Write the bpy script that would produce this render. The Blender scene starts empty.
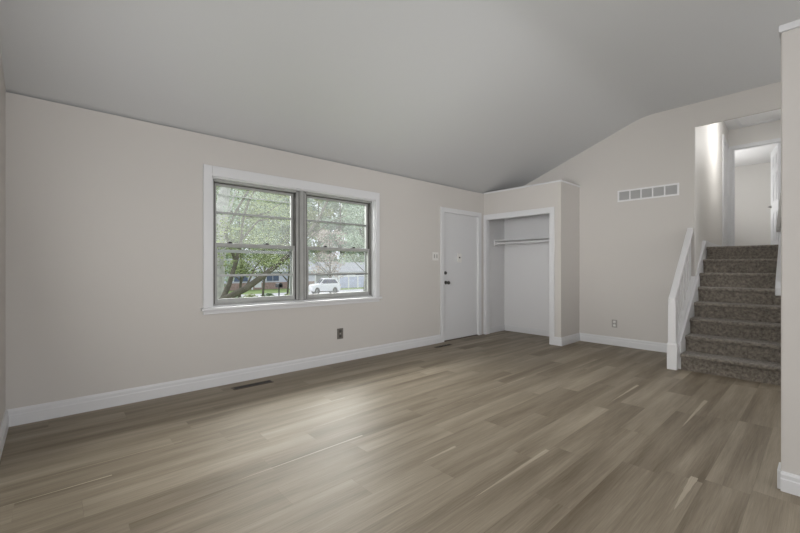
import bpy, bmesh, math, random
from mathutils import Vector, Matrix
random.seed(7)
SC = bpy.context.scene
COL = SC.collection
PI = math.pi

# ------------------------------------------------------------------ camera
cam_d = bpy.data.cameras.new('camera')
cam = bpy.data.objects.new('camera', cam_d); COL.objects.link(cam)
cam.location = (-6.255, -4.025, 1.167)
cam.rotation_euler = (PI/2, 0, -0.735)
cam_d.sensor_width = 36; cam_d.lens = 386.356/800*36
cam_d.shift_y = 0.76/800
cam_d.clip_start = 0.03; cam_d.clip_end = 400
SC.camera = cam

# ------------------------------------------------------------------ world, sun, lamps, exposure
SC.view_settings.view_transform = 'Standard'
SC.view_settings.look = 'None'
SC.view_settings.exposure = 0.12
SC.view_settings.gamma = 1.0
SC.view_settings.use_curve_mapping = False
W = bpy.data.worlds.new('overcast_sky'); SC.world = W; W.use_nodes = True
wn = W.node_tree.nodes; wl = W.node_tree.links
bg = wn['Background']; bg.inputs['Strength'].default_value = 1.15
tc = wn.new('ShaderNodeTexCoord'); sx = wn.new('ShaderNodeSeparateXYZ'); rp = wn.new('ShaderNodeValToRGB')
wl.new(tc.outputs['Generated'], sx.inputs[0]); wl.new(sx.outputs['Z'], rp.inputs[0]); wl.new(rp.outputs[0], bg.inputs[0])
rp.color_ramp.elements[0].position = 0.0; rp.color_ramp.elements[0].color = (0.86, 0.89, 1.0, 1)
rp.color_ramp.elements[1].position = 0.7; rp.color_ramp.elements[1].color = (0.95, 0.97, 1.0, 1)

def area(name, loc, rot, sx_, sy_, power, col):
    l = bpy.data.lights.new(name, 'AREA'); l.shape = 'RECTANGLE'; l.size = sx_; l.size_y = sy_
    l.energy = power; l.color = col
    o = bpy.data.objects.new(name, l); COL.objects.link(o); o.location = loc; o.rotation_euler = rot
    return o
sun_d = bpy.data.lights.new('sun', 'SUN'); sun_d.energy = 2.5; sun_d.angle = math.radians(45); sun_d.color = (1, .98, .95)
sun = bpy.data.objects.new('sun', sun_d); COL.objects.link(sun)
sun.rotation_euler = (math.radians(-55), 0, math.radians(10))     # from the street side, fairly low
area('fill_rear', (-4.95, -6.82, 1.25), (math.radians(101), 0, 0), 2.6, 2.1, 56, (1.0, .995, .985))  # added fill lamp behind the viewer, standing in for unseen daylight
area('fill_west', (-6.46, -2.3, 1.55), (0, math.radians(-100), 0), 1.5, 2.6, 34, (1.0, .995, .985))  # added fill lamp against the solid west wall; no window there
wb = area('fill_west_narrow', (-6.45, -2.1, 1.6), (0, math.radians(-92), math.radians(11)), 1.4, 2.2, 23, (1.0, .995, .985))  # second added west lamp, narrowed to brighten the closet and vent wall
wb.data.spread = math.radians(66)
area('fill_behind_partition', (-1.7, -6.8, 1.9), (math.radians(112), 0, 0), 2.6, 1.8, 75, (1.0, .995, .985))  # unseen lamp added behind the partition to lift the ceiling and east side
area('fill_above_window', (-4.0, 2.3, 3.15), (math.radians(-63), 0, 0), 11.0, 1.0, 560, (1.0, .985, .955))  # unseen lamp added outside above the window to brighten the floor
sd = area('fill_left_floor', (-.4, 2.75, 3.6), (0, 0, 0), 3.2, 1.6, 100, (1.0, .985, .955)); sd.data.spread = math.radians(70)  # another unseen lamp, added to brighten the left corner of the floor
sd.rotation_euler = (math.radians(-60), 0, math.radians(-52))
pl_d = bpy.data.lights.new('hall_lamp', 'POINT'); pl_d.energy = 28; pl_d.shadow_soft_size = .22; pl_d.color = (1.0, .99, .975)
pl = bpy.data.objects.new('hall_lamp', pl_d); COL.objects.link(pl); pl.location = (1.7, -3.46, 3.25)
area('fill_bedroom', (5.5, -1.5, 2.8), (math.radians(-118), 0, 0), 1.6, 1.2, 58, (1.0, .995, .985))  # unseen lamp added to light the door leaf and far wall; no window built

# ------------------------------------------------------------------ materials
def new_mat(name):
    m = bpy.data.materials.new(name); m.use_nodes = True
    return m, m.node_tree.nodes, m.node_tree.links, m.node_tree.nodes['Principled BSDF']
def plain(name, col, rough=.6, metal=0, bump=0, bscale=60, var=0, vscale=3, spec=.5):
    m, n, l, b = new_mat(name)
    b.inputs['Base Color'].default_value = (*col, 1); b.inputs['Roughness'].default_value = rough
    b.inputs['Metallic'].default_value = metal; b.inputs['Specular IOR Level'].default_value = spec
    tc = n.new('ShaderNodeTexCoord')
    if bump:
        t = n.new('ShaderNodeTexNoise'); t.inputs['Scale'].default_value = bscale; t.inputs['Detail'].default_value = 3
        bp = n.new('ShaderNodeBump'); bp.inputs['Strength'].default_value = bump; bp.inputs['Distance'].default_value = .003
        l.new(tc.outputs['Object'], t.inputs['Vector']); l.new(t.outputs[0], bp.inputs['Height']); l.new(bp.outputs[0], b.inputs['Normal'])
    if var:
        t = n.new('ShaderNodeTexNoise'); t.inputs['Scale'].default_value = vscale; t.inputs['Detail'].default_value = 4
        r = n.new('ShaderNodeValToRGB')
        r.color_ramp.elements[0].position = .3; r.color_ramp.elements[1].position = .7
        r.color_ramp.elements[0].color = (*[c*(1-var) for c in col], 1); r.color_ramp.elements[1].color = (*[min(1, c*(1+var)) for c in col], 1)
        l.new(tc.outputs['Object'], t.inputs['Vector']); l.new(t.outputs[0], r.inputs[0]); l.new(r.outputs[0], b.inputs['Base Color'])
    return m

WALL = plain('wall_paint', (.590, .567, .541), .75, bump=.10, bscale=90, var=.015, vscale=.7, spec=.3)
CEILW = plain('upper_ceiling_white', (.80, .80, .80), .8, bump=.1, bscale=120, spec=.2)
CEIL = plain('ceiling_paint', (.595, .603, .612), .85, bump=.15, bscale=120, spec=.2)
HALLW = plain('hall_paint', (.66, .645, .62), .6, bump=.08, bscale=90, spec=.35)
CLOSETW = plain('closet_paint', (.73, .73, .74), .6, bump=.06, bscale=90)
TRIM = plain('trim_white', (.68, .685, .70), .4)
DOORP = plain('door_white', (.655, .66, .675), .45, bump=.03, bscale=40)
SASH = plain('sash_grey_paint', (.36, .365, .355), .45, var=.08, vscale=8)
METALG = plain('storm_frame_metal', (.33, .34, .335), .4, .5)
DARKM = plain('dark_bronze', (.035, .032, .03), .35, .6)
NICKEL = plain('dark_nickel', (.13, .125, .12), .3, .9)
BROWN = plain('brown_register', (.11, .085, .06), .45, .3)
BLACK = plain('black_void', (.01, .01, .01), .8)
PLATE = plain('plate_white', (.72, .71, .69), .4)
OUTD = plain('outlet_taupe', (.15, .138, .12), .5)
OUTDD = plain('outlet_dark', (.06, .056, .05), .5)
OUTG = plain('outlet_grey', (.34, .33, .31), .45)
RAILW = plain('railing_white', (.76, .76, .77), .4)
VENTG = plain('vent_louver', (.48, .48, .48), .5)
CHROME = plain('lever_metal', (.25, .24, .23), .25, 1)

def carpet():
    m, n, l, b = new_mat('taupe_carpet')
    tc = n.new('ShaderNodeTexCoord')
    a = n.new('ShaderNodeTexNoise'); a.inputs['Scale'].default_value = 170; a.inputs['Detail'].default_value = 4; a.inputs['Roughness'].default_value = .8
    c = n.new('ShaderNodeTexNoise'); c.inputs['Scale'].default_value = 34; c.inputs['Detail'].default_value = 5
    mx = n.new('ShaderNodeMath'); mx.operation = 'MULTIPLY_ADD'; mx.inputs[1].default_value = .60
    ad = n.new('ShaderNodeMath'); ad.operation = 'MULTIPLY'; ad.inputs[1].default_value = .40
    r = n.new('ShaderNodeValToRGB')
    r.color_ramp.elements[0].position = .36; r.color_ramp.elements[0].color = (.050, .042, .032, 1)
    r.color_ramp.elements[1].position = .64; r.color_ramp.elements[1].color = (.36, .318, .27, 1)
    l.new(tc.outputs['Object'], a.inputs['Vector']); l.new(tc.outputs['Object'], c.inputs['Vector'])
    l.new(c.outputs[0], ad.inputs[0]); l.new(a.outputs[0], mx.inputs[0]); l.new(ad.outputs[0], mx.inputs[2]); l.new(mx.outputs[0], r.inputs[0])
    l.new(r.outputs[0], b.inputs['Base Color']); b.inputs['Roughness'].default_value = 1; b.inputs['Specular IOR Level'].default_value = .1
    bp = n.new('ShaderNodeBump'); bp.inputs['Strength'].default_value = .9; bp.inputs['Distance'].default_value = .008
    l.new(a.outputs[0], bp.inputs['Height']); l.new(bp.outputs[0], b.inputs['Normal'])
    b.inputs['Sheen Weight'].default_value = .3
    return m
CARPET = carpet()

def planks():
    m, n, l, b = new_mat('oak_vinyl_plank')
    at = n.new('ShaderNodeAttribute'); at.attribute_name = 'tone'       # r: tone, g: offset, b: streak
    sp = n.new('ShaderNodeSeparateColor'); l.new(at.outputs['Color'], sp.inputs[0])
    tc = n.new('ShaderNodeTexCoord')
    off = n.new('ShaderNodeMath'); off.operation = 'MULTIPLY'; off.inputs[1].default_value = 40; l.new(sp.outputs[1], off.inputs[0])
    cx = n.new('ShaderNodeCombineXYZ'); l.new(off.outputs[0], cx.inputs[2]); l.new(off.outputs[0], cx.inputs[0])
    va = n.new('ShaderNodeVectorMath'); l.new(tc.outputs['Object'], va.inputs[0]); l.new(cx.outputs[0], va.inputs[1])
    def noise(sx, sy, scale, detail, dist=0):
        mp = n.new('ShaderNodeMapping'); mp.inputs['Scale'].default_value = (sx, sy, 1); l.new(va.outputs[0], mp.inputs[0])
        t = n.new('ShaderNodeTexNoise'); t.inputs['Scale'].default_value = scale; t.inputs['Detail'].default_value = detail
        t.inputs['Distortion'].default_value = dist
        l.new(mp.outputs[0], t.inputs['Vector']); return t.outputs[0]
    broad = noise(.45, 5.5, 1.6, 2)
    grain = noise(1.2, 34, 3.2, 6, .6)
    fine = noise(3, 120, 3, 3)
    def ma(op, a, bb, c=None):
        q = n.new('ShaderNodeMath'); q.operation = op
        for i, v in enumerate((a, bb, c)):
            if v is None: continue
            if hasattr(v, 'links'): l.new(v, q.inputs[i])
            else: q.inputs[i].default_value = v
        return q.outputs[0]
    v = ma('MULTIPLY_ADD', sp.outputs[0], .17, -.085)
    v = ma('MULTIPLY_ADD', broad, .75, v)
    v = ma('MULTIPLY_ADD', grain, .38, v)
    v = ma('MULTIPLY_ADD', fine, .22, v)
    v = ma('ADD', v, -.175)
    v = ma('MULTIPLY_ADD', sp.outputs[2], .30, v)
    r = n.new('ShaderNodeValToRGB'); e = r.color_ramp.elements
    e[0].position = .18; e[0].color = (.100, .073, .044, 1)
    e[1].position = .95; e[1].color = (.43, .372, .29, 1)
    k = e.new(.5); k.color = (.228, .190, .140, 1)
    l.new(v, r.inputs[0]); l.new(r.outputs[0], b.inputs['Base Color'])
    rr = ma('MULTIPLY_ADD', grain, .14, .42); l.new(rr, b.inputs['Roughness'])
    b.inputs['Specular IOR Level'].default_value = .28
    bp = n.new('ShaderNodeBump'); bp.inputs['Strength'].default_value = .12; bp.inputs['Distance'].default_value = .002
    l.new(grain, bp.inputs['Height']); l.new(bp.outputs[0], b.inputs['Normal'])
    return m
PLANK = planks()

def glass(name, haze):
    m, n, l, b = new_mat(name); n.remove(b)
    o = n['Material Output']
    tr = n.new('ShaderNodeBsdfTransparent'); tr.inputs[0].default_value = (.97, .985, .98, 1)
    gl = n.new('ShaderNodeBsdfGlossy'); gl.inputs['Roughness'].default_value = .02
    df = n.new('ShaderNodeBsdfTranslucent'); df.inputs[0].default_value = (.9, .92, .92, 1)
    d2 = n.new('ShaderNodeBsdfDiffuse'); d2.inputs[0].default_value = (.8, .82, .82, 1)
    dm = n.new('ShaderNodeMixShader'); dm.inputs[0].default_value = .5; l.new(df.outputs[0], dm.inputs[1]); l.new(d2.outputs[0], dm.inputs[2])
    fr = n.new('ShaderNodeFresnel'); fr.inputs[0].default_value = 1.10
    a = n.new('ShaderNodeMixShader'); a.inputs[0].default_value = haze
    c = n.new('ShaderNodeMixShader')
    l.new(tr.outputs[0], a.inputs[1]); l.new(dm.outputs[0], a.inputs[2])
    l.new(fr.outputs[0], c.inputs[0]); l.new(a.outputs[0], c.inputs[1]); l.new(gl.outputs[0], c.inputs[2])
    l.new(c.outputs[0], o.inputs[0]); return m
GLASS = glass('clear_glass', .0)
GLASSH = glass('hazy_screened_glass', .05)  # pale haze for reflections and screen mesh mixed into the pane

# ------------------------------------------------------------------ mesh helpers
class MB:
    def __init__(s): s.v = []; s.f = []
    def add(s, vs, fs):
        k = len(s.v); s.v += [tuple(p) for p in vs]; s.f += [tuple(i+k for i in f) for f in fs]; return s
    def box(s, x0, x1, y0, y1, z0, z1):
        if x0 > x1: x0, x1 = x1, x0
        if y0 > y1: y0, y1 = y1, y0
        if z0 > z1: z0, z1 = z1, z0
        return s.add([(x0,y0,z0),(x1,y0,z0),(x1,y1,z0),(x0,y1,z0),(x0,y0,z1),(x1,y0,z1),(x1,y1,z1),(x0,y1,z1)],
                     [(0,3,2,1),(4,5,6,7),(0,1,5,4),(1,2,6,5),(2,3,7,6),(3,0,4,7)])
    def prism(s, poly, axis, a, b):
        """poly: list of 2D points in the plane normal to axis ('x': (y,z), 'y': (x,z), 'z': (x,y)), extruded a..b"""
        n = len(poly)
        P = {'x': lambda p, t: (t, p[0], p[1]), 'y': lambda p, t: (p[0], t, p[1]), 'z': lambda p, t: (p[0], p[1], t)}[axis]
        vs = [P(p, a) for p in poly] + [P(p, b) for p in poly]
        fs = [tuple(range(n)), tuple(range(2*n-1, n-1, -1))] + [(i, i+n, (i+1) % n + n, (i+1) % n) for i in range(n)]
        return s.add(vs, fs)
    def cyl(s, p, q, r, r2=None, n=14):
        p, q = Vector(p), Vector(q); d = (q-p).normalized(); r2 = r if r2 is None else r2
        u = d.orthogonal().normalized(); w = d.cross(u)
        vs = []
        for c, rr in ((p, r), (q, r2)):
            for i in range(n):
                a = 2*PI*i/n; vs.append(c + (u*math.cos(a)+w*math.sin(a))*rr)
        fs = [(i, (i+1) % n, (i+1) % n+n, i+n) for i in range(n)] + [tuple(range(n-1, -1, -1)), tuple(range(n, 2*n))]
        return s.add(vs, fs)
    def tube(s, pts, rad, n=8):
        pts = [Vector(p) for p in pts]; k0 = len(s.v); prev = None
        for i, p in enumerate(pts):
            d = (pts[min(i+1, len(pts)-1)] - pts[max(i-1, 0)]).normalized()
            u = (prev - d*prev.dot(d)).normalized() if prev else d.orthogonal().normalized(); prev = u; w = d.cross(u)
            for j in range(n):
                a = 2*PI*j/n; s.v.append(tuple(p + (u*math.cos(a)+w*math.sin(a))*rad[i]))
        for i in range(len(pts)-1):
            for j in range(n):
                s.f.append((k0+i*n+j, k0+i*n+(j+1) % n, k0+(i+1)*n+(j+1) % n, k0+(i+1)*n+j))
        s.f.append(tuple(k0+j for j in range(n-1, -1, -1))); s.f.append(tuple(k0+(len(pts)-1)*n+j for j in range(n)))
        return s
    def lathe(s, prof, c, axis='y', n=16):
        """prof: (radius, along)"""
        k = len(s.v); c = Vector(c)
        for r, t in prof:
            for j in range(n):
                a = 2*PI*j/n; x, y = r*math.cos(a), r*math.sin(a)
                s.v.append(tuple(c + Vector({'y': (x, t, y), 'z': (x, y, t), 'x': (t, x, y)}[axis])))
        for i in range(len(prof)-1):
            for j in range(n):
                s.f.append((k+i*n+j, k+i*n+(j+1) % n, k+(i+1)*n+(j+1) % n, k+(i+1)*n+j))
        s.f.append(tuple(k+j for j in range(n-1, -1, -1))); s.f.append(tuple(k+(len(prof)-1)*n+j for j in range(n)))
        return s
    def build(s, name, mat, parent=None, bevel=0, smooth=False, seg=2):
        me = bpy.data.meshes.new(name); me.from_pydata(s.v, [], s.f); me.update()
        bm = bmesh.new(); bm.from_mesh(me); bmesh.ops.recalc_face_normals(bm, faces=bm.faces)
        if bevel:
            es = [e for e in bm.edges if len(e.link_faces) == 2 and e.calc_face_angle(0) > .5]
            bmesh.ops.bevel(bm, geom=es, offset=bevel, segments=seg, profile=.5, affect='EDGES')
        bm.to_mesh(me); bm.free()
        if smooth:
            for p in me.polygons: p.use_smooth = True
            try: me.set_sharp_from_angle(angle=math.radians(50))
            except Exception: pass
        me.materials.append(mat)
        o = bpy.data.objects.new(name, me); COL.objects.link(o)
        if parent:
            o.parent = parent; o.location = -root_loc(parent)
        return o
def root_loc(p):
    v = Vector(p.location); 
    while p.parent: p = p.parent; v += Vector(p.location)
    return v
def tag(o, label=None, cat=None, group=None, kind=None):
    if label: o['label'] = label
    if cat: o['category'] = cat
    if group: o['group'] = group
    if kind: o['kind'] = kind
    return o
def thing(name, label, cat, loc, group=None):
    o = bpy.data.objects.new(name, None); COL.objects.link(o); o.location = loc; o.empty_display_size = .1
    return tag(o, label, cat, group)
def struct(o): o['kind'] = 'structure'; return o
def copy_tree(o, parent=None):
    c = o.copy(); COL.objects.link(c); c.parent = parent
    for ch in [q for q in COL.objects if q.parent == o]: copy_tree(ch, c)
    return c
def S(mb, name, mat, bevel=0, smooth=False, label=None): 
    o = struct(mb.build(name, mat, None, bevel, smooth))
    if label: o['label'] = label
    return o

# ------------------------------------------------------------------ room shell
XL, YS = -6.5, -6.9            # left wall, rear wall
H, RY, RZ = 2.469, -2.264, 3.313   # window wall height, end of the slope, flat ceiling height
ZL = 1.457                     # upper landing
def ceil_z(y): return H + (RZ-H)*min(1, y/RY)

# floor: every plank a face with its own tone
def build_floor():
    w, L = .187, 1.22
    vs, fs, tone = [], [], []
    rnd = random.Random(11)
    y0 = -2.826 + 16*w
    j = 0
    while y0 - j*w > YS:
        ya = min(y0 - j*w, .0); yb = max(y0-(j+1)*w, YS)
        if ya <= yb: j += 1; continue
        x = XL - rnd.random()*L
        while x < .05:
            xa, xb = max(x, XL), min(x+L, .05)
            if xb > xa + 1e-4:
                k = len(vs); g = .0006
                vs += [(xa+g, yb+g, 0), (xb-g, yb+g, 0), (xb-g, ya-g, 0), (xa+g, ya-g, 0)]
                fs.append((k, k+1, k+2, k+3)); tone.append((rnd.random(), rnd.random(), 0))
            x += L
        j += 1
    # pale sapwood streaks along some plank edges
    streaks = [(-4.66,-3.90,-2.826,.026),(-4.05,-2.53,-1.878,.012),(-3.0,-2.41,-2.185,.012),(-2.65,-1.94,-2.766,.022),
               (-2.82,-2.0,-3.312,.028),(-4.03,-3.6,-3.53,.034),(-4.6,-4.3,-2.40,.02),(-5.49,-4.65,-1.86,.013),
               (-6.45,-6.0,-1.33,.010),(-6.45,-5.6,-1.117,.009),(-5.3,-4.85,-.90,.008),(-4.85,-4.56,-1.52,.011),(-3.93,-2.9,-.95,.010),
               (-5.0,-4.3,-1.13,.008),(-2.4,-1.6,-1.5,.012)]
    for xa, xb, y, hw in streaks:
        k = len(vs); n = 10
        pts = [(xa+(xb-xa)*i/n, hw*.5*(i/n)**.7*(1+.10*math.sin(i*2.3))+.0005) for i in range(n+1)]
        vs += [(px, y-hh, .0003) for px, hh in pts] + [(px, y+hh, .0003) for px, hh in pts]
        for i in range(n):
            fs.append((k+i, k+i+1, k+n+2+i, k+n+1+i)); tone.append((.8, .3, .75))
    k = len(vs)
    vs += [(XL-.1, YS-.1, -.0015), (.05, YS-.1, -.0015), (.05, .1, -.0015), (XL-.1, .1, -.0015),
           (XL-.1, YS-.1, -.12), (.05, YS-.1, -.12), (.05, .1, -.12), (XL-.1, .1, -.12)]
    for f in ((0,1,2,3),(7,6,5,4),(4,5,1,0),(5,6,2,1),(6,7,3,2),(7,4,0,3)):
        fs.append(tuple(k+i for i in f)); tone.append((0, 0, -.9))
    me = bpy.data.meshes.new('floor'); me.from_pydata(vs, [], fs); me.update()
    ca = me.attributes.new('tone', 'FLOAT_COLOR', 'CORNER')
    for p in me.polygons:
        for li in p.loop_indices: ca.data[li].color = (*tone[p.index], 1)
    me.materials.append(PLANK)
    o = bpy.data.objects.new('floor', me); COL.objects.link(o); struct(o)
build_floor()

# ceiling: slope rounding into a flat
prof = [(.16, H-.16*(RZ-H)/RY*-1*0 - 0)]
prof = [(.14, H - .14*(RZ-H)/(-RY))]
sl = (RZ-H)/(-RY)
prof.append((0, H)); prof.append((RY+.16, RZ-.16*sl))
for t in (.25, .5, .75):
    a, c, e = (RY+.16, RZ-.16*sl), (RY, RZ), (RY-.16, RZ)
    prof.append(((1-t)**2*a[0]+2*t*(1-t)*c[0]+t*t*e[0], (1-t)**2*a[1]+2*t*(1-t)*c[1]+t*t*e[1]))
prof += [(RY-.16, RZ), (YS-.1, RZ)]
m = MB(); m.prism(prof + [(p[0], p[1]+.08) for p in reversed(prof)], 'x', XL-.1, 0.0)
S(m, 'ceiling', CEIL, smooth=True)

# window wall (y 0 .. .16) with the window and entry door holes
WX0, WX1, WZ0, WZ1 = -5.09, -3.062, .775, 2.056
DX0, DX1, DZ = -1.705, -.80, 2.042
T = .16; ZT = H+.1
m = MB()
m.box(XL-.1, WX0, 0, T, -.12, ZT-.12); m.box(WX0, WX1, 0, T, -.12, WZ0); m.box(WX0, WX1, 0, T, WZ1, ZT-.12)
m.box(WX1, DX0, 0, T, -.12, ZT-.12); m.box(DX0, DX1, 0, T, DZ, ZT-.12); m.box(DX0, DX1, 0, T, -.12, 0); m.box(DX1, .12, 0, T, -.12, ZT-.12)
S(m, 'wall_north', WALL)
# left wall
m = MB(); m.prism([(T, -.12), (T, H-.05), (0, H+.03), (RY, RZ+.03), (YS-.1, RZ+.03), (YS-.1, -.12)], 'x', XL-.12, XL)
S(m, 'wall_west', WALL)
# rear wall with an unseen wide opening, added behind the viewer for the fill lamp
m = MB(); m.box(XL-.1, -6.3, YS-.12, YS, -.12, RZ); m.box(-3.6, .12, YS-.12, YS, -.12, RZ); m.box(-6.3, -3.6, YS-.12, YS, 2.35, RZ); m.box(-6.3, -3.6, YS-.12, YS, -.12, .15)
S(m, 'wall_south', WALL)
# east wall with the vent: opening above the stairs, rounded bead at its corner
OY0, OY1, OZ = -2.855, -3.616, 3.006
m = MB()
m.prism([(T, -.12), (T, H-.05), (0, H+.02), (RY, RZ+.02), (OY0, RZ+.02), (OY0, -.12)], 'x', 0, .12)
m.box(0, .03, OY0, -4.3, OZ, 4.0)
m.box(0, .12, -3.68, -4.3, .86, OZ)
S(m, 'wall_east', WALL)
# the low partition on the right with a cap
PX, PY, PZ = -3.411, -3.861, 2.40
m = MB(); m.box(PX, PX+.12, PY, YS, -.0, PZ)
S(m, 'wall_partition', WALL, bevel=.006)
m = MB(); m.box(PX-.008, PX+.128, PY+.008, YS, PZ, PZ+.035)
S(m, 'trim_partition', TRIM, bevel=.003)
m = MB(); m.box(-1.0, .12, -4.105, -4.2, 0, 1.0); S(m, 'wall_stair', WALL)
m = MB(); m.box(.0, .12, -4.3, YS, -.1, RZ); S(m, 'wall_kitchen', WALL)

# closet bump-out
CX, CY, CZ = -.639, -1.374, 2.44
COY0, COY1, COZ = -.045, -1.213, 1.996
m = MB(); m.box(CX, CX+.09, 0, COY0, 0, CZ); m.box(CX, CX+.09, COY1, CY, 0, CZ); m.box(CX, CX+.09, COY0, COY1, COZ, CZ)
m.box(CX+.09, 0, CY+.09, CY, 0, CZ)
m.box(CX+.09, 0, 0, CY+.09, CZ-.05, CZ)
S(m, 'wall_closet', WALL)
m = MB(); m.box(CX-.008, CX+.09, 0, CY-.008, CZ, CZ+.025); m.box(CX+.09, 0, CY+.09, CY-.008, CZ, CZ+.025)
S(m, 'trim_closet_top', TRIM, bevel=.003)
m = MB(); m.box(-.008, 0, -.006, CY+.09, 0, CZ-.05); S(m, 'wall_closet_back', CLOSETW)
m = MB(); m.box(CX+.09, -.008, -.006, 0, 0, CZ-.05); S(m, 'wall_closet_left', CLOSETW)
# closet opening casing and jamb
m = MB()
m.box(CX-.018, CX, -.002, COY0, 0, COZ+.08); m.box(CX-.018, CX, COY1, COY1-.062, 0, COZ+.08); m.box(CX-.018, CX, COY0, COY1, COZ, COZ+.08)
m.box(CX-.018, CX+.092, COY0-.012, COY0, 0, COZ); m.box(CX-.018, CX+.092, COY1, COY1+.012, 0, COZ); m.box(CX-.018, CX+.092, COY0, COY1, COZ-.012, COZ)
S(m, 'trim_closet_opening', TRIM, bevel=.002)

# baseboards
def bboard(name, pts, h=.125, t=.014):
    """run along p->q; body lies to the left-hand normal given"""
    m = MB()
    for (p, q, nrm) in pts:
        p, q, nrm = Vector((*p, 0)), Vector((*q, 0)), Vector((*nrm, 0))
        sec = [(0, 0), (t+.004, 0), (t+.004, h*.62), (t, h*.68), (t, h*.86), (t*.5, h), (0, h)]
        vs = []
        for e in (p, q):
            for a, z in sec: vs.append(e + nrm*a + Vector((0, 0, z)))
        n = len(sec)
        m.add(vs, [tuple(range(n)), tuple(range(2*n-1, n-1, -1))]+[(i, i+n, (i+1) % n+n, (i+1) % n) for i in range(n)])
    return S(m, name, TRIM)
bboard('baseboard_north', [((XL, 0), (-1.776, 0), (0, -1))])
bboard('baseboard_west', [((XL, 0), (XL, YS), (1, 0))])
bboard('baseboard_east', [((0, CY), (0, -2.80), (-1, 0))])
bboard('baseboard_closet', [((CX, CY), (0, CY), (0, -1)), ((CX, COY1-.062), (CX, CY-.014), (-1, 0))])
bboard('baseboard_closet_inside', [((-.008, 0), (-.008, CY+.09), (-1, 0)), ((CX+.09, -.006), (0, -.006), (0, -1))], .1, .012)
bboard('baseboard_partition', [((PX, PY), (PX, YS), (-1, 0))], .1)
m = MB(); m.box(PX-.0, PX+.12, PY, PY+.014, 0, .1); S(m, 'baseboard_partition_end', TRIM, bevel=.002)

# ------------------------------------------------------------------ entry door
d1 = MB().box(DX0+.006, DX1-.006, .022, .062, .012, DZ-.008).build('door_1', DOORP, None, .002); struct(d1)
d1['label'] = 'flat white entry door beside the closet'
kn = MB().lathe([(.030, .022), (.030, .016), (.012, .012), (.012, -.018), (.026, -.026), (.030, -.040), (.024, -.054), (.008, -.058)], (-1.625, 0, .925)).build('door_knob', NICKEL, d1, smooth=True)
kn['label'] = 'dark round door knob'
db = MB().lathe([(.027, .022), (.027, .008), (.020, .002), (.008, .001)], (-1.637, 0, 1.078)).box(-1.643, -1.631, -.012, .004, 1.060, 1.096).build('deadbolt', NICKEL, d1, smooth=True)
pv = MB().box(-1.345, -1.245, .004, .022, 1.245, 1.392).build('viewer_plate', PLATE, d1, .006)
MB().lathe([(.014, .004), (.012, -.004), (.004, -.005)], (-1.30, 0, 1.325)).build('peephole', DARKM, pv, smooth=True)
m = MB()
cw = .07
m.box(DX0-cw, DX0+.006, -.016, 0, 0, DZ+cw-.008); m.box(DX1-.006, DX1+cw, -.016, 0, 0, DZ+cw-.008); m.box(DX0+.006, DX1-.006, -.016, 0, DZ-.012, DZ+cw-.008)
m.box(DX0, DX0+.012, 0, T, 0, DZ); m.box(DX1-.012, DX1, 0, T, 0, DZ); m.box(DX0, DX1, 0, T, DZ-.010, DZ)
m.box(DX0, DX0+.03, .063, .1, 0, DZ); m.box(DX1-.03, DX1, .063, .1, 0, DZ)
S(m, 'trim_entry_door', TRIM, bevel=.0015)
m = MB(); m.box(DX0, DX1, .0, T+.02, -.0, .011); S(m, 'trim_threshold', BROWN)

# ------------------------------------------------------------------ the double window
w1 = thing('window_1', None, None, (-4.08, 0, .775)); del_keys = [k for k in w1.keys()]
w1['kind'] = 'structure'; w1['label'] = 'double hung pair of windows in one white casing'
m = MB(); c = .08
m.box(WX0-c, WX0, -.02, 0, WZ0, WZ1+.1); m.box(WX1, WX1+c-.018, -.02, 0, WZ0, WZ1+.1); m.box(WX0, WX1, -.02, 0, WZ1, WZ1+.1)
m.build('casing', TRIM, w1, .003)
MB().box(WX0-c-.02, WX1+c+.005, -.05, .03, WZ0-.027, WZ0).build('sill', TRIM, w1, .004)
MB().box(WX0-c, WX1+c-.018, -.018, 0, WZ0-.065, WZ0-.027).build('apron', TRIM, w1, .002)
m = MB()
m.box(WX0, WX0+.012, 0, .16, WZ0, WZ1); m.box(WX1-.012, WX1, 0, .16, WZ0, WZ1); m.box(WX0, WX1, 0, .16, WZ1-.012, WZ1); m.box(WX0, WX1, .02, .18, WZ0-.02, WZ0+.012)
m.build('jamb', TRIM, w1)
MX0, MX1 = -4.150, -4.064
mu = MB().box(MX0, MX1, .05, .15, WZ0, WZ1).box(MX0+.020, MX1-.020, .036, .05, WZ0, WZ1).build('mullion', SASH, w1, .002)
MB().box(MX0+.008, MX0+.015, .0492, .052, WZ0, WZ1).box(MX1-.015, MX1-.008, .0492, .052, WZ0, WZ1).build('track_groove', OUTDD, mu)
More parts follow.
